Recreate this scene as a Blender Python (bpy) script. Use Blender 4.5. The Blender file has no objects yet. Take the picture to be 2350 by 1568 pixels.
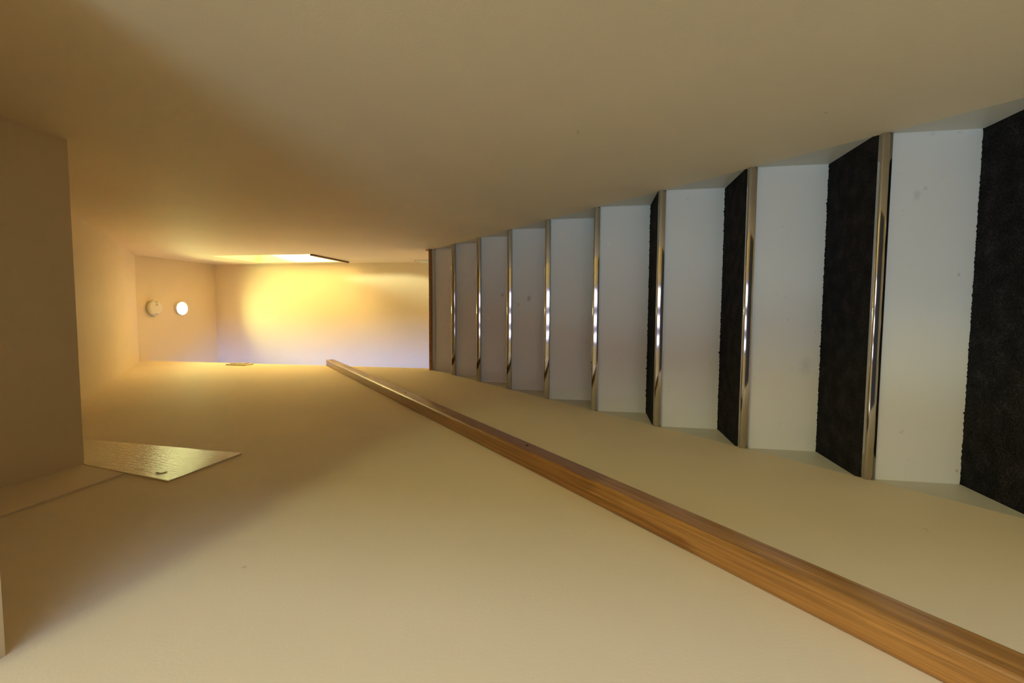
import bpy, bmesh, math, random
from mathutils import Matrix, Vector
random.seed(7)
S = bpy.context.scene
COL = S.collection

# ------------------------------------------------------------------ camera
# The camera is turned on its side (portrait held landscape): world +X is up in the frame.
PITCH, YAW, ROLL, FOC = 0.17253, -0.06377, 0.01626, 1081.887
cp, sp, cy, sy = math.cos(PITCH), math.sin(PITCH), math.cos(YAW), math.sin(YAW)
fwd = Vector((sy * cp, cy * cp, sp)); rt = Vector((cy, -sy, 0)); up = rt.cross(fwd)
c_, s_ = math.cos(ROLL), math.sin(ROLL)
rt, up = c_ * rt + s_ * up, -s_ * rt + c_ * up
cam_data = bpy.data.cameras.new('camera'); cam = bpy.data.objects.new('camera', cam_data); COL.objects.link(cam)
cam_data.sensor_width = 36.0; cam_data.lens = 36.0 * FOC / 2350.0; cam_data.clip_start = 0.02
m = Matrix.Identity(4)
for i, v in enumerate((-up, rt, -fwd)):
    m[0][i], m[1][i], m[2][i] = v
cam.matrix_world = m
S.camera = cam

# ------------------------------------------------------------------ exposure, sky, lights
S.view_settings.view_transform = 'Standard'; S.view_settings.look = 'None'
S.view_settings.gamma = 1.0; S.view_settings.exposure = 0.0; S.view_settings.use_curve_mapping = False
S.cycles.caustics_reflective = False; S.cycles.caustics_refractive = False
S.cycles.max_bounces = 14; S.cycles.diffuse_bounces = 10
world = bpy.data.worlds.new('sky'); S.world = world; world.use_nodes = True
bg = world.node_tree.nodes['Background']
bg.inputs[0].default_value = (0.60, 0.74, 1.0, 1); bg.inputs[1].default_value = 0.3

def lamp(name, kind, loc, power, color, rot=(0, 0, 0), **kw):
    d = bpy.data.lights.new(name, kind); d.energy = power; d.color = color
    for k, v in kw.items(): setattr(d, k, v)
    o = bpy.data.objects.new(name, d); o.location = loc; o.rotation_euler = rot; COL.objects.link(o)
    return o
def daylight(name, loc, rot, sx, sy_, power, color):
    # skylight falling through a window, just outside its glass
    return lamp(name, 'AREA', loc, power, color, rot, shape='RECTANGLE', size=sx, size_y=sy_)
P_GARDEN, C_GARDEN = 28.0, (0.82, 0.80, 1.12)
P_HALLWIN, C_HALLWIN = 39.0, (0.50, 0.86, 1.0)
P_HALLFILL_R, C_HALLFILL_R = 34.0, (0.62, 0.82, 1.14)  # added fill from the right of the hall, for the rail wall
P_LANDWIN, C_LANDWIN = 66.0, (0.14, 0.34, 1.0)
P_LAND, C_LAND = 45.0, (0.74, 0.84, 0.33)
P_SIDE, C_SIDE = 380.0, (0.96, 1.03, 0.60)
P_HALL, C_HALL = 40.0, (0.98, 1.0, 0.45)
PI = math.pi

# stair measurements (metres, eye at the origin)
XL, XR = -0.38672, 0.40328
Y0, Z0, G, R = 1.19856, -0.62469, 0.21966, 0.21045      # first nosing in full view, going, rise
OV, NT = 0.0255, 0.0218                                  # nosing overhang, nosing height
FLOOR = -1.467
KTOP = 8
Y8, Z8 = Y0 + KTOP * G - 0.027, Z0 + KTOP * R
SL = R / G
def pitch_line(y): return Z0 + (y - Y0) * SL - 0.012
YD0, YD1, ZHEAD = 0.30, 0.397, 0.639                     # doorway at the foot of the stairs
YFAR, ZCEIL, YC = 3.70, 3.33, 2.96
SLC = 0.912                                              # slope of the sloping soffit
ZN, YN = 1.237, 0.945                                    # low dark soffit
def soffit(y): return ZCEIL - (YC - y) * SLC
YWE = 3.03                                               # end of the wall with the rail

# ------------------------------------------------------------------ materials
def nodes_of(name):
    mt = bpy.data.materials.new(name); mt.use_nodes = True
    nt = mt.node_tree
    return mt, nt, nt.nodes['Principled BSDF']
def N(nt, kind, **kw):
    n = nt.nodes.new(kind)
    for k, v in kw.items():
        if k in n.inputs: n.inputs[k].default_value = v
        else: setattr(n, k, v)
    return n
def ramp(nt, src, stops):
    r = nt.nodes.new('ShaderNodeValToRGB'); nt.links.new(src, r.inputs[0])
    e = r.color_ramp.elements
    while len(e) < len(stops): e.new(0.5)
    for el, (p, c) in zip(e, stops):
        el.position = p; el.color = (*c, 1) if len(c) == 3 else c
    return r
def paint(name, col, rough=0.6, bump=0.08, scale=260, spec=0.35, mottling=0.03):
    mt, nt, b = nodes_of(name)
    tc = N(nt, 'ShaderNodeTexCoord')
    n1 = N(nt, 'ShaderNodeTexNoise', Scale=2.3, Detail=4.0); nt.links.new(tc.outputs['Object'], n1.inputs['Vector'])
    lo = tuple(c * (1 - mottling) for c in col); hi = tuple(min(1, c * (1 + mottling)) for c in col)
    r = ramp(nt, n1.outputs['Fac'], [(0.3, lo), (0.7, hi)])
    nt.links.new(r.outputs[0], b.inputs['Base Color'])
    n2 = N(nt, 'ShaderNodeTexNoise', Scale=scale, Detail=3.0); nt.links.new(tc.outputs['Object'], n2.inputs['Vector'])
    bp = N(nt, 'ShaderNodeBump', Strength=bump, Distance=0.002); nt.links.new(n2.outputs['Fac'], bp.inputs['Height'])
    nt.links.new(bp.outputs[0], b.inputs['Normal'])
    b.inputs['Roughness'].default_value = rough; b.inputs['Specular IOR Level'].default_value = spec
    return mt
def marks(mt, spots):
    """small scuffs and smudges, each at its own place on the surface: (centre, radii, colour, strength)"""
    nt = mt.node_tree; b = nt.nodes['Principled BSDF']
    src = b.inputs['Base Color'].links[0].from_socket
    g = N(nt, 'ShaderNodeNewGeometry')
    w = N(nt, 'ShaderNodeTexNoise', Scale=90.0, Detail=3.0); nt.links.new(g.outputs['Position'], w.inputs['Vector'])
    for pos, rad, col, strength in spots:
        a = N(nt, 'ShaderNodeVectorMath', operation='SUBTRACT'); nt.links.new(g.outputs['Position'], a.inputs[0]); a.inputs[1].default_value = pos
        d = N(nt, 'ShaderNodeVectorMath', operation='DIVIDE'); nt.links.new(a.outputs[0], d.inputs[0]); d.inputs[1].default_value = rad
        l = N(nt, 'ShaderNodeVectorMath', operation='LENGTH'); nt.links.new(d.outputs[0], l.inputs[0])
        ad = N(nt, 'ShaderNodeMath', operation='ADD'); nt.links.new(l.outputs['Value'], ad.inputs[0]); nt.links.new(w.outputs['Fac'], ad.inputs[1])
        mr = N(nt, 'ShaderNodeMapRange'); nt.links.new(ad.outputs[0], mr.inputs['Value'])
        mr.inputs['From Min'].default_value = 0.6; mr.inputs['From Max'].default_value = 1.5; mr.inputs['To Min'].default_value = strength; mr.inputs['To Max'].default_value = 0.0
        mx = N(nt, 'ShaderNodeMix', data_type='RGBA'); nt.links.new(mr.outputs[0], mx.inputs['Factor']); nt.links.new(src, mx.inputs['A']); mx.inputs['B'].default_value = (*col, 1)
        src = mx.outputs['Result']
    nt.links.new(src, b.inputs['Base Color'])
WALLC = (0.80, 0.69, 0.52)
M_WALL = paint('cream_wall_paint', WALLC, 0.68, 0.10, 240, 0.25)
M_CEIL = paint('cream_ceiling_paint', WALLC, 0.7, 0.10, 200, 0.2)
M_TRIM = paint('white_trim_paint', (0.78, 0.77, 0.72), 0.4, 0.04, 120, 0.4)
M_HALL = paint('hall_wall_paint', (0.80, 0.66, 0.46), 0.6, 0.05, 200, 0.2)
M_SWITCH = paint('ivory_plastic', (0.72, 0.66, 0.52), 0.35, 0.0, 100, 0.5, 0.0)
M_DETECT = paint('white_plastic', (0.80, 0.77, 0.66), 0.4, 0.0, 100, 0.5, 0.0)
M_BUTTON = paint('grey_plastic', (0.62, 0.58, 0.46), 0.4, 0.0, 100, 0.5, 0.0)

def riser_paint():
    mt, nt, b = nodes_of('white_riser_gloss')
    tc = N(nt, 'ShaderNodeTexCoord'); g = N(nt, 'ShaderNodeNewGeometry')
    col = (0.80, 0.80, 0.78, 1)
    # faint scuffs and brown smudges with a shape of their own
    n1 = N(nt, 'ShaderNodeTexNoise', Scale=7.0, Detail=5.0, Roughness=0.62); nt.links.new(g.outputs['Position'], n1.inputs['Vector'])
    r1 = ramp(nt, n1.outputs['Fac'], [(0.70, (0, 0, 0)), (0.80, (1, 1, 1))])
    n3 = N(nt, 'ShaderNodeTexNoise', Scale=46.0, Detail=2.0); nt.links.new(g.outputs['Position'], n3.inputs['Vector'])
    r3 = ramp(nt, n3.outputs['Fac'], [(0.74, (0, 0, 0)), (0.79, (1, 1, 1))])
    a1 = N(nt, 'ShaderNodeMath', operation='MULTIPLY'); nt.links.new(r1.outputs[0], a1.inputs[0]); a1.inputs[1].default_value = 0.35
    a3 = N(nt, 'ShaderNodeMath', operation='MULTIPLY'); nt.links.new(r3.outputs[0], a3.inputs[0]); a3.inputs[1].default_value = 0.22
    mx = N(nt, 'ShaderNodeMix', data_type='RGBA'); nt.links.new(a1.outputs[0], mx.inputs['Factor'])
    mx.inputs['A'].default_value = col; mx.inputs['B'].default_value = (0.5, 0.42, 0.30, 1)
    mx2 = N(nt, 'ShaderNodeMix', data_type='RGBA'); nt.links.new(a3.outputs[0], mx2.inputs['Factor'])
    nt.links.new(mx.outputs['Result'], mx2.inputs['A']); mx2.inputs['B'].default_value = (0.35, 0.33, 0.30, 1)
    nt.links.new(mx2.outputs['Result'], b.inputs['Base Color'])
    n2 = N(nt, 'ShaderNodeTexNoise', Scale=150.0, Detail=2.0); nt.links.new(tc.outputs['Object'], n2.inputs['Vector'])
    bp = N(nt, 'ShaderNodeBump', Strength=0.04, Distance=0.002); nt.links.new(n2.outputs['Fac'], bp.inputs['Height'])
    nt.links.new(bp.outputs[0], b.inputs['Normal'])
    b.inputs['Roughness'].default_value = 0.42; b.inputs['Specular IOR Level'].default_value = 0.4
    return mt
M_RISER = riser_paint()
BROWN, GREY, WHITE = (0.34, 0.24, 0.12), (0.36, 0.35, 0.36), (0.95, 0.94, 0.92)
marks(M_RISER, [((.067, 2.323, .321), (.022, .03, .013), BROWN, .55), ((.035, 2.323, .374), (.016, .03, .010), BROWN, .3), ((.092, 2.543, .499), (.014, .03, .011), BROWN, .5),
                ((-.037, 2.543, .574), (.022, .03, .008), WHITE, .6), ((.251, 2.103, .168), (.008, .03, .006), WHITE, .7), ((.265, 1.884, -.053), (.006, .03, .005), WHITE, .7),
                ((.269, 1.225, -.713), (.016, .03, .010), GREY, .30), ((.089, 1.225, -.805), (.006, .03, .004), GREY, .45), ((-.148, 1.444, -.589), (.035, .03, .020), GREY, .22),
                ((-.359, 1.225, -.826), (.005, .03, .004), BROWN, .55)])
marks(M_WALL, [((.403, 1.091, .043), (.02, .020, .003), (.45, .36, .24), .6), ((.403, 1.065, -.450), (.02, .004, .004), (.3, .24, .16), .6), ((.403, 1.612, 1.039), (.02, .006, .006), (.4, .3, .2), .5),
               ((-.387, .606, .512), (.02, .005, .005), (.45, .36, .24), .5), ((-.387, .936, -.590), (.02, .014, .004), (.5, .38, .2), .4)])
M_STRING = paint('pale_stringer_paint', (0.66, 0.64, 0.57), 0.45, 0.04, 140, 0.4)

def chrome():
    mt, nt, b = nodes_of('polished_chrome')
    tc = N(nt, 'ShaderNodeTexCoord'); mp = N(nt, 'ShaderNodeMapping'); mp.inputs['Scale'].default_value = (6, 60, 60)
    nt.links.new(tc.outputs['Object'], mp.inputs['Vector'])
    n = N(nt, 'ShaderNodeTexNoise', Scale=2.0, Detail=1.0); nt.links.new(mp.outputs[0], n.inputs['Vector'])
    bp = N(nt, 'ShaderNodeBump', Strength=0.03, Distance=0.004); nt.links.new(n.outputs['Fac'], bp.inputs['Height'])
    nt.links.new(bp.outputs[0], b.inputs['Normal'])
    b.inputs['Base Color'].default_value = (0.52, 0.50, 0.46, 1)
    b.inputs['Metallic'].default_value = 1.0; b.inputs['Roughness'].default_value = 0.06
    return mt
M_CHROME = chrome()

def carpet():
    mt, nt, b = nodes_of('charcoal_carpet')
    g = N(nt, 'ShaderNodeNewGeometry')
    n = N(nt, 'ShaderNodeTexNoise', Scale=420.0, Detail=3.0, Roughness=0.7); nt.links.new(g.outputs['Position'], n.inputs['Vector'])
    n2 = N(nt, 'ShaderNodeTexNoise', Scale=24.0, Detail=4.0); nt.links.new(g.outputs['Position'], n2.inputs['Vector'])
    ad = N(nt, 'ShaderNodeMath', operation='MULTIPLY_ADD'); nt.links.new(n2.outputs['Fac'], ad.inputs[0]); ad.inputs[1].default_value = 0.35
    nt.links.new(n.outputs['Fac'], ad.inputs[2])
    r = ramp(nt, ad.outputs[0], [(0.50, (0.010, 0.010, 0.011)), (0.72, (0.026, 0.025, 0.028)), (0.95, (0.085, 0.084, 0.09))])
    nt.links.new(r.outputs[0], b.inputs['Base Color'])
    bp = N(nt, 'ShaderNodeBump', Strength=0.9, Distance=0.004); nt.links.new(n.outputs['Fac'], bp.inputs['Height'])
    nt.links.new(bp.outputs[0], b.inputs['Normal'])
    b.inputs['Roughness'].default_value = 1.0; b.inputs['Specular IOR Level'].default_value = 0.05
    return mt
M_CARPET = carpet()

def wood(name, dark, light, rough, axis_scale, grain=9.0, planks=None, coat=0.35):
    mt, nt, b = nodes_of(name)
    tc = N(nt, 'ShaderNodeTexCoord'); mp = N(nt, 'ShaderNodeMapping'); mp.inputs['Scale'].default_value = axis_scale
    nt.links.new(tc.outputs['Object'], mp.inputs['Vector'])
    n1 = N(nt, 'ShaderNodeTexNoise', Scale=grain, Detail=7.0, Roughness=0.62, Distortion=0.5); nt.links.new(mp.outputs[0], n1.inputs['Vector'])
    r = ramp(nt, n1.outputs['Fac'], [(0.30, dark), (0.52, tuple((a + c) / 2 for a, c in zip(dark, light))), (0.72, light)])
    out = r.outputs[0]
    if planks:
        # two laminated strips, each of two lengths of paler and darker timber
        sx = N(nt, 'ShaderNodeSeparateXYZ'); nt.links.new(tc.outputs['Object'], sx.inputs[0])
        outer = N(nt, 'ShaderNodeMath', operation='GREATER_THAN'); nt.links.new(sx.outputs['Y'], outer.inputs[0]); outer.inputs[1].default_value = planks[0]
        def side(at):
            # ragged joint
            w = N(nt, 'ShaderNodeMath', operation='MULTIPLY_ADD'); nt.links.new(n1.outputs['Fac'], w.inputs[0]); w.inputs[1].default_value = 0.10; nt.links.new(sx.outputs['X'], w.inputs[2])
            mr = N(nt, 'ShaderNodeMapRange'); nt.links.new(w.outputs[0], mr.inputs['Value'])
            mr.inputs['From Min'].default_value = at + 0.05 - 0.015; mr.inputs['From Max'].default_value = at + 0.05 + 0.015
            mr.inputs['To Min'].default_value = 0.0; mr.inputs['To Max'].default_value = 1.0
            return mr.outputs[0]
        mf = N(nt, 'ShaderNodeMix', data_type='FLOAT'); nt.links.new(outer.outputs[0], mf.inputs['Factor'])
        nt.links.new(side(planks[2]), mf.inputs['A']); nt.links.new(side(planks[1]), mf.inputs['B'])
        mul = N(nt, 'ShaderNodeMix', data_type='RGBA'); mul.blend_type = 'MULTIPLY'; mul.inputs['Factor'].default_value = 1.0
        tone = N(nt, 'ShaderNodeMix', data_type='RGBA'); nt.links.new(mf.outputs['Result'], tone.inputs['Factor'])
        tone.inputs['A'].default_value = (0.66, 0.58, 0.48, 1); tone.inputs['B'].default_value = (1, 1, 1, 1)
        nt.links.new(out, mul.inputs['A']); nt.links.new(tone.outputs['Result'], mul.inputs['B']); out = mul.outputs['Result']
    nt.links.new(out, b.inputs['Base Color'])
    bp = N(nt, 'ShaderNodeBump', Strength=0.06, Distance=0.002); nt.links.new(n1.outputs['Fac'], bp.inputs['Height'])
    nt.links.new(bp.outputs[0], b.inputs['Normal'])
    b.inputs['Roughness'].default_value = rough; b.inputs['Coat Weight'].default_value = coat; b.inputs['Coat Roughness'].default_value = 0.22
    return mt
M_RAIL = wood('varnished_rail_wood', (0.22, 0.092, 0.018), (0.54, 0.27, 0.068), 0.36, (1.1, 40, 40), 4.0, planks=(0.019, 2.78, 3.02))
M_OAK = wood('dark_edge_wood', (0.16, 0.06, 0.012), (0.46, 0.21, 0.06), 0.45, (22, 9, 40), 3.0)
M_SILL = wood('brown_sill_wood', (0.10, 0.035, 0.010), (0.20, 0.075, 0.02), 0.5, (10, 1, 10), 6.0)

def gloss_panel():
    mt, nt, b = nodes_of('brushed_gloss_paint')
    tc = N(nt, 'ShaderNodeTexCoord'); mp = N(nt, 'ShaderNodeMapping'); mp.inputs['Scale'].default_value = (30, 34, 9)
    nt.links.new(tc.outputs['Object'], mp.inputs['Vector'])
    n = N(nt, 'ShaderNodeTexNoise', Scale=5.0, Detail=6.0, Roughness=0.6); nt.links.new(mp.outputs[0], n.inputs['Vector'])
    bp = N(nt, 'ShaderNodeBump', Strength=0.7, Distance=0.003); nt.links.new(n.outputs['Fac'], bp.inputs['Height'])
    nt.links.new(bp.outputs[0], b.inputs['Normal'])
    b.inputs['Base Color'].default_value = (0.76, 0.71, 0.50, 1)
    b.inputs['Roughness'].default_value = 0.20; b.inputs['Specular IOR Level'].default_value = 0.6
    return mt
M_GLOSS = gloss_panel()
def plain(name, col, rough=0.6, metallic=0.0):
    mt, nt, b = nodes_of(name)
    g = N(nt, 'ShaderNodeNewGeometry'); n = N(nt, 'ShaderNodeTexNoise', Scale=30.0, Detail=3.0); nt.links.new(g.outputs['Position'], n.inputs['Vector'])
    r = ramp(nt, n.outputs['Fac'], [(0.3, tuple(c * 0.92 for c in col)), (0.7, col)])
    nt.links.new(r.outputs[0], b.inputs['Base Color'])
    b.inputs['Roughness'].default_value = rough; b.inputs['Metallic'].default_value = metallic
    return mt
M_DARK = plain('dark_hole', (0.012, 0.010, 0.008), 0.8)
M_FRAME = plain('dark_window_frame', (0.05, 0.045, 0.05), 0.5)
M_HFLOOR = plain('hall_floor_boards', (0.36, 0.27, 0.17), 0.5)
M_DARKREFL = plain('dark_reflection_navy', (0.02, 0.022, 0.04), 0.9)  # for the added sheet that darkens the nosing reflections
M_LFLOOR = plain('landing_floor_boards', (0.55, 0.40, 0.24), 0.5)
def emit(name, col, strength):
    mt, nt, b = nodes_of(name)
    b.inputs['Base Color'].default_value = (1, 1, 1, 1)
    b.inputs['Emission Color'].default_value = (*col, 1); b.inputs['Emission Strength'].default_value = strength
    return mt
M_BULB = emit('lit_bulb', (1.0, 0.86, 0.60), 14.0)
M_HBULB = emit('lit_shade', (1.0, 0.72, 0.42), 6.0)
def glass():
    mt, nt, b = nodes_of('window_glass')
    t = N(nt, 'ShaderNodeBsdfTransparent'); gl = N(nt, 'ShaderNodeBsdfGlossy', Roughness=0.02)
    fr = N(nt, 'ShaderNodeFresnel', IOR=1.45); mx = N(nt, 'ShaderNodeMixShader')
    nt.links.new(fr.outputs[0], mx.inputs[0]); nt.links.new(t.outputs[0], mx.inputs[1]); nt.links.new(gl.outputs[0], mx.inputs[2])
    nt.links.new(mx.outputs[0], nt.nodes['Material Output'].inputs['Surface'])
    return mt
M_GLASS = glass()

# ------------------------------------------------------------------ mesh helpers
def box(bm, x0, x1, y0, y1, z0, z1):
    vs = [bm.verts.new((x, y, z)) for x in (x0, x1) for y in (y0, y1) for z in (z0, z1)]
    for f in ((0, 1, 3, 2), (4, 6, 7, 5), (0, 4, 5, 1), (2, 3, 7, 6), (0, 2, 6, 4), (1, 5, 7, 3)):
        bm.faces.new([vs[i] for i in f])
def prism(bm, pts, a0, a1, axis='x'):
    """closed outline swept along an axis; pts are (y,z) for x, (x,z) for y, (x,y) for z"""
    def P(p, a):
        return {'x': (a, p[0], p[1]), 'y': (p[0], a, p[1]), 'z': (p[0], p[1], a)}[axis]
    A = [bm.verts.new(P(p, a0)) for p in pts]; B = [bm.verts.new(P(p, a1)) for p in pts]
    bm.faces.new(A); bm.faces.new(B[::-1])
    n = len(pts)
    for i in range(n): bm.faces.new([A[i], A[(i + 1) % n], B[(i + 1) % n], B[i]])
def lathe(bm, prof, seg=48):
    """profile (r,z) about the z axis"""
    rings = []
    for r, z in prof:
        if r < 1e-6: rings.append([bm.verts.new((0, 0, z))])
        else: rings.append([bm.verts.new((r * math.cos(2 * PI * i / seg), r * math.sin(2 * PI * i / seg), z)) for i in range(seg)])
    for a, b in zip(rings, rings[1:]):
        for i in range(seg):
            j = (i + 1) % seg
            q = [a[i % len(a)], a[j % len(a)], b[j % len(b)], b[i % len(b)]]
            u = []
            for v in q:
                if v not in u: u.append(v)
            if len(u) > 2: bm.faces.new(u)
def obj(name, bm, mat, parent=None, smooth=False, bevel=0.0, segs=2):
    bmesh.ops.recalc_face_normals(bm, faces=bm.faces[:])
    me = bpy.data.meshes.new(name); bm.to_mesh(me); bm.free()
    me.materials.append(mat)
    if smooth:
        for p in me.polygons: p.use_smooth = True
    o = bpy.data.objects.new(name, me); COL.objects.link(o)
    if parent: o.parent = parent
    if bevel:
        md = o.modifiers.new('bevel', 'BEVEL'); md.width = bevel; md.segments = segs; md.limit_method = 'ANGLE'
    if smooth:
        try: me.set_sharp_from_angle(angle=math.radians(38))
        except Exception: pass
    return o
def struct(name, bm, mat, parent=None, **kw):
    o = obj(name, bm, mat, parent, **kw)
    if not parent: o['kind'] = 'structure'
    return o
def thing(name, label, cat, loc=(0, 0, 0)):
    o = bpy.data.objects.new(name, None); COL.objects.link(o); o.location = loc
    o['label'] = label; o['category'] = cat; o.empty_display_size = 0.05
    return o
def new(): return bmesh.new()

# ------------------------------------------------------------------ the stairwell shell
WT = 0.10
FACE = 0.002                                     # plaster stands this much proud of the strings
ylow = Y0 + (FLOOR + 0.012 - Z0) / SL
def wall_outline(yend, ztop_end):
    return [(YD0, FLOOR), (ylow, FLOOR), (Y8 + .0396, Z8), (yend, Z8), (yend, ztop_end), (YC, ZCEIL), (YN, soffit(YN)), (YN, ZN), (YD0, ZN)]
bm = new(); prism(bm, wall_outline(YWE, ZCEIL), XL + FACE, XL - WT, 'x'); struct('wall_left', bm, M_WALL)

OY0, OY1, OZ0, OZ1 = 3.086, 3.582, 1.99, 2.79   # opening high in the landing wall
bm = new()
prism(bm, wall_outline(OY0, ZCEIL), XR - FACE, XR + WT, 'x')
box(bm, XR - FACE, XR + WT, OY0, OY1, Z8, OZ0); box(bm, XR - FACE, XR + WT, OY0, OY1, OZ1, ZCEIL)
box(bm, XR - FACE, XR + WT, OY1, YFAR, Z8, ZCEIL)
struct('wall_right', bm, M_WALL)
XE, YE = -1.9, 1.6                               # room beside the landing, behind the wall with the rail
XP = XL - WT
bm = new(); box(bm, XE - 0.1, XR + 1.4, YFAR, YFAR + 0.1, Z8 - 0.1, ZCEIL + 0.1); struct('wall_far', bm, M_WALL)
bm = new(); box(bm, XE - 0.1, XR + WT, YC, YFAR, ZCEIL, ZCEIL + 0.1); box(bm, XE - 0.1, XP, YE - .1, YC, ZCEIL, ZCEIL + 0.1); struct('ceiling_landing', bm, M_CEIL)
bm = new(); prism(bm, [(YC, ZCEIL), (YC, ZCEIL + 0.1), (YN, soffit(YN) + 0.1), (YN, soffit(YN))], XL - WT, XR + WT, 'x'); struct('ceiling_slope', bm, M_CEIL)
bm = new(); box(bm, XL - WT, XR + WT, YD1, YN, ZN, soffit(YN) + 0.1); struct('ceiling_low', bm, M_CEIL)
bm = new(); box(bm, XE, XR + WT, YWE, YFAR, Z8 - 0.06, Z8); box(bm, XP, XR + WT, Y8 + 0.055, YWE, Z8 - 0.06, Z8); box(bm, XE, XP, YE, YWE, Z8 - 0.06, Z8); struct('floor_landing', bm, M_LFLOOR)
bm = new(); box(bm, XP - .012, XP - .002, YE, YC, Z8, ZCEIL); struct('wall_landing_side', bm, M_HALL)
bm = new(); box(bm, XE - 0.1, XE, YE, YFAR, Z8 - 0.06, ZCEIL); struct('wall_landing_end', bm, M_HALL)
WX0, WX1, WZ0, WZ1 = -1.60, -0.66, 1.40, 2.85
bm = new()
for a in ((XE - .1, WX0, Z8 - .06, ZCEIL), (WX1, XP, Z8 - .06, ZCEIL), (WX0, WX1, Z8 - .06, WZ0), (WX0, WX1, WZ1, ZCEIL)): box(bm, a[0], a[1], YE - .1, YE, a[2], a[3])
struct('wall_landing_near', bm, M_HALL)
bm = new()
for a in ((WX0, WX0 + .04, WZ0, WZ1), (WX1 - .04, WX1, WZ0, WZ1), (WX0 + .04, WX1 - .04, WZ0, WZ0 + .04), (WX0 + .04, WX1 - .04, WZ1 - .04, WZ1)): box(bm, a[0], a[1], YE - .07, YE - .03, a[2], a[3])
w2 = struct('window_2', bm, M_TRIM)
bm = new(); box(bm, WX0 + .04, WX1 - .04, YE - .052, YE - .048, WZ0 + .04, WZ1 - .04); obj('pane', bm, M_GLASS, w2)
daylight('landing_daylight', ((WX0 + WX1) / 2, YE - .12, (WZ0 + WZ1) / 2), (PI / 2, 0, 0), WX1 - WX0, WZ1 - WZ0, P_LANDWIN, C_LANDWIN)

# lit room behind the high opening
XB = XR + 1.3
bm = new(); box(bm, XB, XB + .1, 2.1, YFAR, Z8 - .06, ZCEIL); struct('wall_side_room_end', bm, M_HALL)
bm = new(); box(bm, XR + WT, XB, 2.0, 2.1, Z8 - .06, ZCEIL); struct('wall_side_room_near', bm, M_HALL)
bm = new(); box(bm, XR + WT, XB, 2.1, YFAR, ZCEIL, ZCEIL + .1); struct('ceiling_side_room', bm, M_CEIL)
bm = new(); box(bm, XR + WT, XB, 2.1, YFAR, Z8 - .06, Z8); struct('floor_side_room', bm, M_LFLOOR)
bm = new(); box(bm, XR - .014, XR + WT, OY0 - .012, OY1 + .004, OZ0 - .014, OZ0 + .004)
struct('trim_1', bm, M_SILL, bevel=0.002)
# pale upstand in the corner by the landing floor
bm = new(); box(bm, XR - FACE - .008, XR - FACE, 3.54, YFAR, Z8, 1.40); struct('baseboard_right', bm, M_TRIM, bevel=0.002)

# ------------------------------------------------------------------ hall behind the camera
HX0, HX1, HY0, HZ1 = -1.9, 1.9, -2.8, 0.93
bm = new(); box(bm, HX0, HX1, HY0, YD0, FLOOR - .08, FLOOR); box(bm, XL - WT, XR + WT, YD0, 0.62, FLOOR - .08, FLOOR); flo = struct('floor', bm, M_HFLOOR)
bm = new(); box(bm, -0.75, 0.70, -2.2, -0.05, FLOOR, FLOOR + .012); obj('dark_reflection_sheet', bm, M_DARKREFL, flo)  # unseen dark sheet, added to darken what the lower chrome nosings reflect
bm = new(); box(bm, HX0 - .1, HX1 + .1, HY0 - .1, YD0, HZ1, HZ1 + .1); struct('ceiling', bm, M_CEIL)
bm = new()
box(bm, HX0, XL + FACE, YD0 - .06, YD0, FLOOR, HZ1); box(bm, XR - FACE, HX1, YD0 - .06, YD0, FLOOR, HZ1)
box(bm, XL + FACE, XR - FACE, YD0, YD1, ZHEAD, ZN); box(bm, XL + FACE, XR - FACE, YD0 - .06, YD0, ZHEAD, HZ1)
struct('wall_doorway', bm, M_HALL)
bm = new(); box(bm, HX0 - .1, HX0, HY0, YD0, FLOOR, HZ1); struct('wall_hall_left', bm, M_HALL)
SY0, SY1, RZ0, RZ1 = -1.9, -0.3, -0.35, 0.85
bm = new()
for a in ((HY0, SY0, FLOOR, HZ1), (SY1, YD0, FLOOR, HZ1), (SY0, SY1, FLOOR, RZ0), (SY0, SY1, RZ1, HZ1)): box(bm, HX1, HX1 + .1, *a)
struct('wall_hall_right', bm, M_HALL)
bm = new()
for a in ((SY0, SY0 + .05, RZ0, RZ1), (SY1 - .05, SY1, RZ0, RZ1), (SY0 + .05, SY1 - .05, RZ0, RZ0 + .05), (SY0 + .05, SY1 - .05, RZ1 - .05, RZ1)): box(bm, HX1 + .02, HX1 + .07, *a)
w4 = struct('added_fill_window', bm, M_TRIM)  # unseen window, added as an inlet for fill light on the rail wall
bm = new(); box(bm, HX1 + .043, HX1 + .047, SY0 + .05, SY1 - .05, RZ0 + .05, RZ1 - .05); obj('pane', bm, M_GLASS, w4)
daylight('hall_fill_right', (HX1 + .12, (SY0 + SY1) / 2, (RZ0 + RZ1) / 2), (0, PI / 2, 0), RZ1 - RZ0, SY1 - SY0, P_HALLFILL_R, C_HALLFILL_R)  # bluish fill added to brighten the rail wall, set behind the added window
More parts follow.
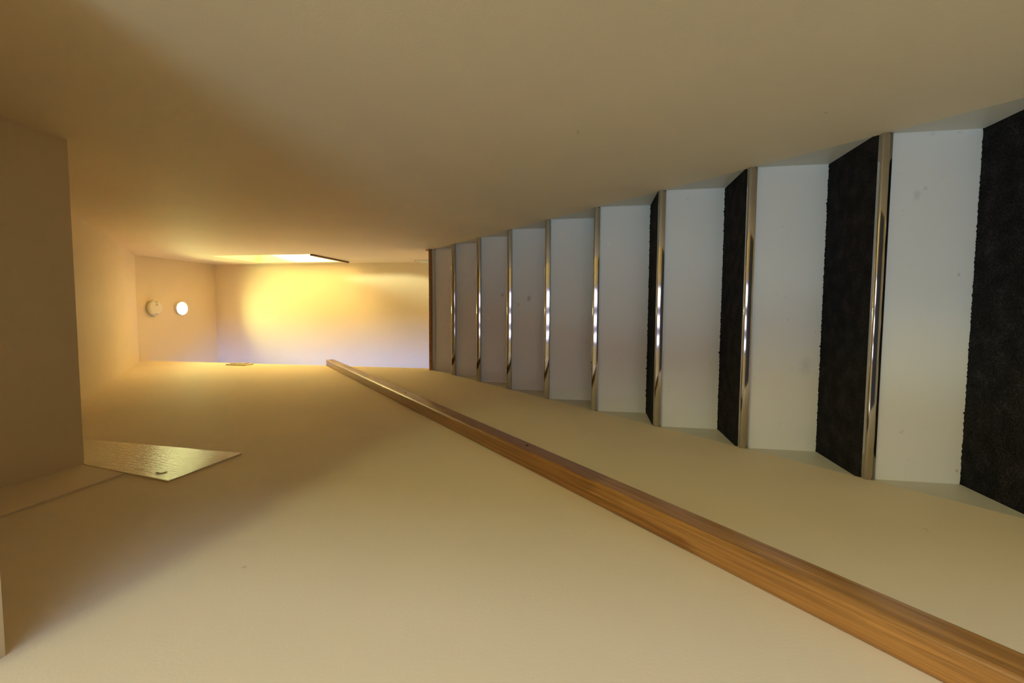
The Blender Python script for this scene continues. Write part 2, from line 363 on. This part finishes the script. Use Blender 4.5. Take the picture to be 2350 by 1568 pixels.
# back wall: garden doors in the middle, a window beside them
BX0, BX1, BZ0, BZ1 = -0.46, 0.36, FLOOR, 0.80
LW0, LW1, SZ0, SZ1 = -1.70, -0.80, -0.35, 0.85
bm = new()
for x0, x1, z0, z1 in ((HX0, LW0, FLOOR, HZ1), (LW0, LW1, FLOOR, SZ0), (LW0, LW1, SZ1, HZ1), (LW1, BX0, FLOOR, HZ1), (BX0, BX1, BZ1, HZ1),
                       (BX1, HX1, FLOOR, HZ1)):
    box(bm, x0, x1, HY0 - .1, HY0, z0, z1)
struct('wall_back', bm, M_HALL)
bm = new()
for x0, x1 in ((BX0, -.40), (-.29, -.18), (-.04, .085), (.30, BX1)): box(bm, x0, x1, HY0 - .07, HY0 - .01, BZ0, BZ1)
for x0, x1 in ((-.40, -.29), (-.18, -.04), (.085, .30)):
    box(bm, x0, x1, HY0 - .07, HY0 - .01, BZ0, BZ0 + .12); box(bm, x0, x1, HY0 - .07, HY0 - .01, BZ1 - .06, BZ1)
w1 = struct('window_1', bm, M_FRAME)
for x0, x1 in ((-.40, -.29), (-.18, -.04), (.085, .30)):
    bm = new(); box(bm, x0, x1, HY0 - .042, HY0 - .038, BZ0 + .12, BZ1 - .06); obj('pane', bm, M_GLASS, w1)
daylight('garden_daylight', ((BX0 + BX1) / 2, HY0 - .12, (BZ0 + BZ1) / 2), (PI / 2, 0, 0), BX1 - BX0, BZ1 - BZ0, P_GARDEN, C_GARDEN)
bm = new()
for a in ((LW0, LW0 + .05, SZ0, SZ1), (LW1 - .05, LW1, SZ0, SZ1), (LW0 + .05, LW1 - .05, SZ0, SZ0 + .05), (LW0 + .05, LW1 - .05, SZ1 - .05, SZ1)): box(bm, a[0], a[1], HY0 - .07, HY0 - .02, a[2], a[3])
w3 = struct('window_3', bm, M_TRIM)
bm = new(); box(bm, LW0 + .05, LW1 - .05, HY0 - .047, HY0 - .043, SZ0 + .05, SZ1 - .05); obj('pane', bm, M_GLASS, w3)
daylight('hall_daylight', ((LW0 + LW1) / 2, HY0 - .12, (SZ0 + SZ1) / 2), (PI / 2, 0, 0), LW1 - LW0, SZ1 - SZ0, P_HALLWIN, C_HALLWIN)

# ------------------------------------------------------------------ staircase
st = thing('staircase', 'steep straight staircase with white risers, charcoal carpet treads and chrome nosings', 'staircase', (0, Y0 - 3 * G, FLOOR))
base = Vector(st.location)
def sub(name, bm, mat, parent, **kw):
    for v in bm.verts: v.co -= base
    return obj(name, bm, mat, parent, **kw)
SXL, SXR = XL - 0.004, XR + 0.004                # string faces
for x0, x1 in ((SXL, SXL - .03), (SXR, SXR + .03)):
    bm = new(); prism(bm, [(ylow, FLOOR), (Y8 + .0396, Z8), (Y8 + .055, Z8), (Y8 + .055, Z8 - .46), (ylow + .44, FLOOR)], x0, x1, 'x')
    struct('trim_3' if x0 < 0 else 'trim_4', bm, M_STRING)
KB = -3
for k in range(KB, KTOP):
    y, z = Y0 + k * G, Z0 + k * R
    zb = z - R if k > KB else FLOOR
    # riser below this nosing
    bm = new(); box(bm, SXL, SXR, y + OV, y + OV + .015, zb - (.003 if k > KB else 0), z - NT + .001); sub('riser', bm, M_RISER, st)
    yb = y + G + OV if k < KTOP - 1 else Y8 + OV
    bm = new(); box(bm, SXL, SXR, y + .009, yb, z - NT, z - .006); tr = sub('tread', bm, M_STRING, st)
    # carpet with a slightly frayed back edge lapping the riser
    bm = new(); n = 240; rows = []
    for i in range(n + 1):
        x = SXL + (SXR - SXL) * i / n
        j = random.random(); fr = .0004 + .0022 * j * j + (.004 if random.random() < .012 else 0)
        rows.append([bm.verts.new((x, y + .0137, z - .006)), bm.verts.new((x, y + .0138, z + .0002)), bm.verts.new((x, y + G * .5, z + .0006)),
                     bm.verts.new((x, yb - .0026 - .001 * j, z + .0006)), bm.verts.new((x, yb - .0006, z + .0006 + fr)), bm.verts.new((x, yb - .0004, z - .006))])
    for a, b in zip(rows, rows[1:]):
        for q in range(5): bm.faces.new((a[q], b[q], b[q + 1], a[q + 1]))
    sub('carpet', bm, M_CARPET, tr)
    # chrome nosing: rounded lip, slightly bowed front
    pr = [(.0137, -.0045), (.0137, .0012), (.0060, .0012)]
    for a in range(0, 91, 15):
        t = math.radians(a); pr.append((.0045 - .0045 * math.sin(t), -.0033 + .0045 * math.cos(t)))
    for q in range(1, 9):
        t = q / 8; pr.append((-.0007 * 4 * t * (1 - t) + .0012 * t, -.0033 - (NT - .0043) * t))
    pr += [(.0024, -NT), (.0088, -NT), (.0088, -.0062)]
    bm = new(); prism(bm, [(y + a, z + b) for a, b in pr], XL + FACE + .0003, XR - FACE - .0003, 'x'); sub('nosing', bm, M_CHROME, tr, smooth=True)
# top step: riser, grey fillet, timber edge of the landing
bm = new(); box(bm, SXL, SXR, Y8 + OV, Y8 + OV + .015, Z8 - R - .003, Z8 - .030); sub('riser', bm, M_RISER, st)
bm = new(); box(bm, XL + FACE + .0005, XR - FACE - .0005, Y8 + .012, Y8 + .030, Z8 - .034, Z8 - .017); sub('fillet', bm, M_STRING, st)
bm = new(); box(bm, XL + FACE + .0005, XR - FACE - .0005, Y8 - .002, Y8 + .055, Z8 - .017, Z8 + .002); tn = sub('landing_nosing', bm, M_OAK, st, bevel=0.003); tn['label'] = 'brown grained timber edge'
bm = new(); prism(bm, [(Y8 - .002, Z8 + .002), (Y8 + .06, Z8 + .002), (Y8 + .02, Z8 + .028)], XR - FACE - .010, XR - FACE - .0005, 'x'); sub('end_block', bm, M_OAK, st)

# ------------------------------------------------------------------ handrail (local x runs down the rail)
RS = 0.893; ang = math.atan(RS)
ytop, ybot = 3.022, 0.43
hr = thing('handrail', 'long wooden handrail fixed flat along the cream stair wall', 'handrail', (XL + FACE, ytop, -0.846 + RS * ytop))
hr.rotation_euler = (0, 0, 0)
dirv = Vector((0, -math.cos(ang), -math.sin(ang))); nrm = Vector((0, -math.sin(ang), math.cos(ang)))
hr.matrix_world = Matrix(((dirv.x, 1, nrm.x, XL + FACE), (dirv.y, 0, nrm.y, ytop), (dirv.z, 0, nrm.z, -0.846 + RS * ytop), (0, 0, 0, 1)))
Lr = (ytop - ybot) / math.cos(ang); D, H = 0.043, 0.054
# section in local (y out from the wall, z up across the rail)
sec = [(0, 0)]
rad = .007
for cx, cz, a0 in ((D - rad, -rad, 90), (D - rad, -H + rad, 0)):
    for a in range(0, 91, 18):
        t = math.radians(a0 - a); sec.append((cx + rad * math.cos(t), cz + rad * math.sin(t)))
sec.append((0, -H))
bm = new(); NL = 40
rings = []
for i in range(NL + 1):
    xx = -Lr + 0.0 + Lr * 0 + Lr * i / NL
    rings.append([bm.verts.new((Lr * i / NL, a, b)) for a, b in sec])
for a, b in zip(rings, rings[1:]):
    for q in range(len(sec)): bm.faces.new((a[q], a[(q + 1) % len(sec)], b[(q + 1) % len(sec)], b[q]))
bm.faces.new(rings[0]); bm.faces.new(rings[-1][::-1])
for v in bm.verts: v.co.x -= 0.0
rail = obj('rail', bm, M_RAIL, hr, smooth=True, bevel=0.003)
def screw(s, zz):
    bm = new(); lathe(bm, [(0, .0), (.0028, .0), (.0034, .0006), (.0034, -.004), (0, -.004)], 16)
    for v in bm.verts:
        x, y_, z_ = v.co; v.co = (s + x, D + .0002 + z_, zz + y_)
    obj('screw_hole', bm, M_DARK, hr)
HOLES = [(0.07, -.030), (0.43, -.028), (0.99, -.028), (1.58, -.028), (2.50, -.030)]
for s, zz in HOLES: screw(s, zz)

# ------------------------------------------------------------------ glossy painted panel on the wall and the band beside it
pn = thing('access_panel', 'glossy cream painted panel on the wall beside the dark low soffit', 'panel', (XL + FACE, 1.0, 0.93))
px = XL + FACE
bm = new(); prism(bm, [(.884, .932), (1.100, .925), (1.132, 1.46), (.948, 1.46), (.948, ZN - .003), (.9435, ZN - .003)], px, px + .0035, 'x')
for v in bm.verts: v.co -= Vector(pn.location)
obj('panel_board', bm, M_GLOSS, pn, bevel=0.0012)
for (py, pz, w, h, d) in ((.938, 1.072, .008, .020, .0006), (.929, .999, .013, .019, .0016)):
    bm = new(); prism(bm, [(py - w / 2, pz - h / 2), (py + w / 2, pz - h / 2 - .002), (py + w / 2 + .002, pz + h / 2), (py - w / 2 + .003, pz + h / 2)], px + .0034, px + .0034 + d, 'x')
    for v in bm.verts: v.co -= Vector(pn.location)
    obj('catch_plate', bm, M_GLOSS, pn, bevel=0.0006)
bm = new(); prism(bm, [(YD1, 1.074), (.904, 1.074), (.938, ZN), (YD1, ZN)], px, px + .005, 'x'); struct('trim_2', bm, M_WALL, bevel=0.001)

# ------------------------------------------------------------------ light switch on the end of the rail wall
sw = thing('light_switch', 'small ivory light switch on the wall near the landing corner', 'switch', (px, 2.935, 2.465))
bm = new(); box(bm, 0, .010, -.043, .043, -.078, .078); obj('face_plate', bm, M_SWITCH, sw, bevel=0.003)
for zc in (-.036, .036):
    bm = new(); prism(bm, [(.0095, zc - .026), (.0165, zc - .026), (.0125, zc + .026), (.0095, zc + .026)], -.022, .022, 'y')
    obj('rocker', bm, M_SWITCH, sw, bevel=0.0015)

# ------------------------------------------------------------------ smoke alarm and lamp on the landing ceiling
sd = thing('smoke_detector', 'round white smoke alarm on the landing ceiling beside the lit lamp', 'smoke alarm', (.015, 3.085, ZCEIL))
bm = new(); lathe(bm, [(0, 0), (.060, 0), (.060, -.006), (.052, -.008), (0, -.008)]); obj('mounting_base', bm, M_BUTTON, sd, smooth=True)
bm = new(); lathe(bm, [(0, -.0079), (.050, -.0079), (.050, -.014), (.057, -.014), (.0585, -.018), (.057, -.030), (.052, -.035), (.044, -.0365), (0, -.0368)]); obj('cover', bm, M_DETECT, sd, smooth=True)
bm = new(); lathe(bm, [(0, -.0366), (.011, -.0366), (.011, -.0374), (.0098, -.0383), (0, -.0384)], 32)
for v in bm.verts: v.co += Vector((.026, .004, 0))
obj('test_button', bm, M_BUTTON, sd, smooth=True)
for xx in (.046, -.046):
    bm = new(); box(bm, xx - .0015, xx + .0015, -.012, .012, -.0366, -.0359); obj('vent_slot', bm, M_DARK, sd)

LX, LY = .014, 3.336
dl = thing('ceiling_lamp', 'lit round warm lamp on the landing ceiling above the stair top', 'lamp', (LX, LY, ZCEIL))
bm = new(); lathe(bm, [(.040, 0), (.058, 0), (.060, -.003), (.058, -.012), (.052, -.015), (.049, -.012), (.046, -.004), (.040, -.003)]); obj('trim_ring', bm, M_DETECT, dl, smooth=True)
bm = new(); lathe(bm, [(.0385, -.001), (.0470, -.006), (.050, -.012), (.043, -.019), (.024, -.024), (0, -.025)]); obj('diffuser', bm, M_BULB, dl, smooth=True)
lamp('landing_lamp_light', 'SPOT', (LX, LY, ZCEIL - .03), P_LAND, C_LAND, (0, 0, 0), spot_size=math.radians(134), spot_blend=1.0, shadow_soft_size=0.045)

sb = thing('ceiling_lamp', 'warm lamp on the side room ceiling beyond the bright wall opening', 'lamp', (.62, 3.33, ZCEIL))
bm = new(); lathe(bm, [(0, 0), (.04, 0), (.04, -.02), (0, -.02)], 24); obj('lamp_base', bm, M_DETECT, sb, smooth=True)
lamp('side_room_light', 'POINT', (.62, 3.33, ZCEIL - .08), P_SIDE, C_SIDE, shadow_soft_size=0.05)

hl = thing('ceiling_lamp', 'wide round lamp on the hall ceiling outside the doorway', 'lamp', (1.0, -1.1, HZ1))
bm = new(); lathe(bm, [(0, 0), (.15, 0), (.16, -.02), (.13, -.07), (.07, -.095), (0, -.10)]); obj('lamp_shade', bm, M_HBULB, hl, smooth=True)
lamp('hall_lamp_light', 'POINT', (1.0, -1.1, HZ1 - .22), P_HALL, C_HALL, shadow_soft_size=0.12)
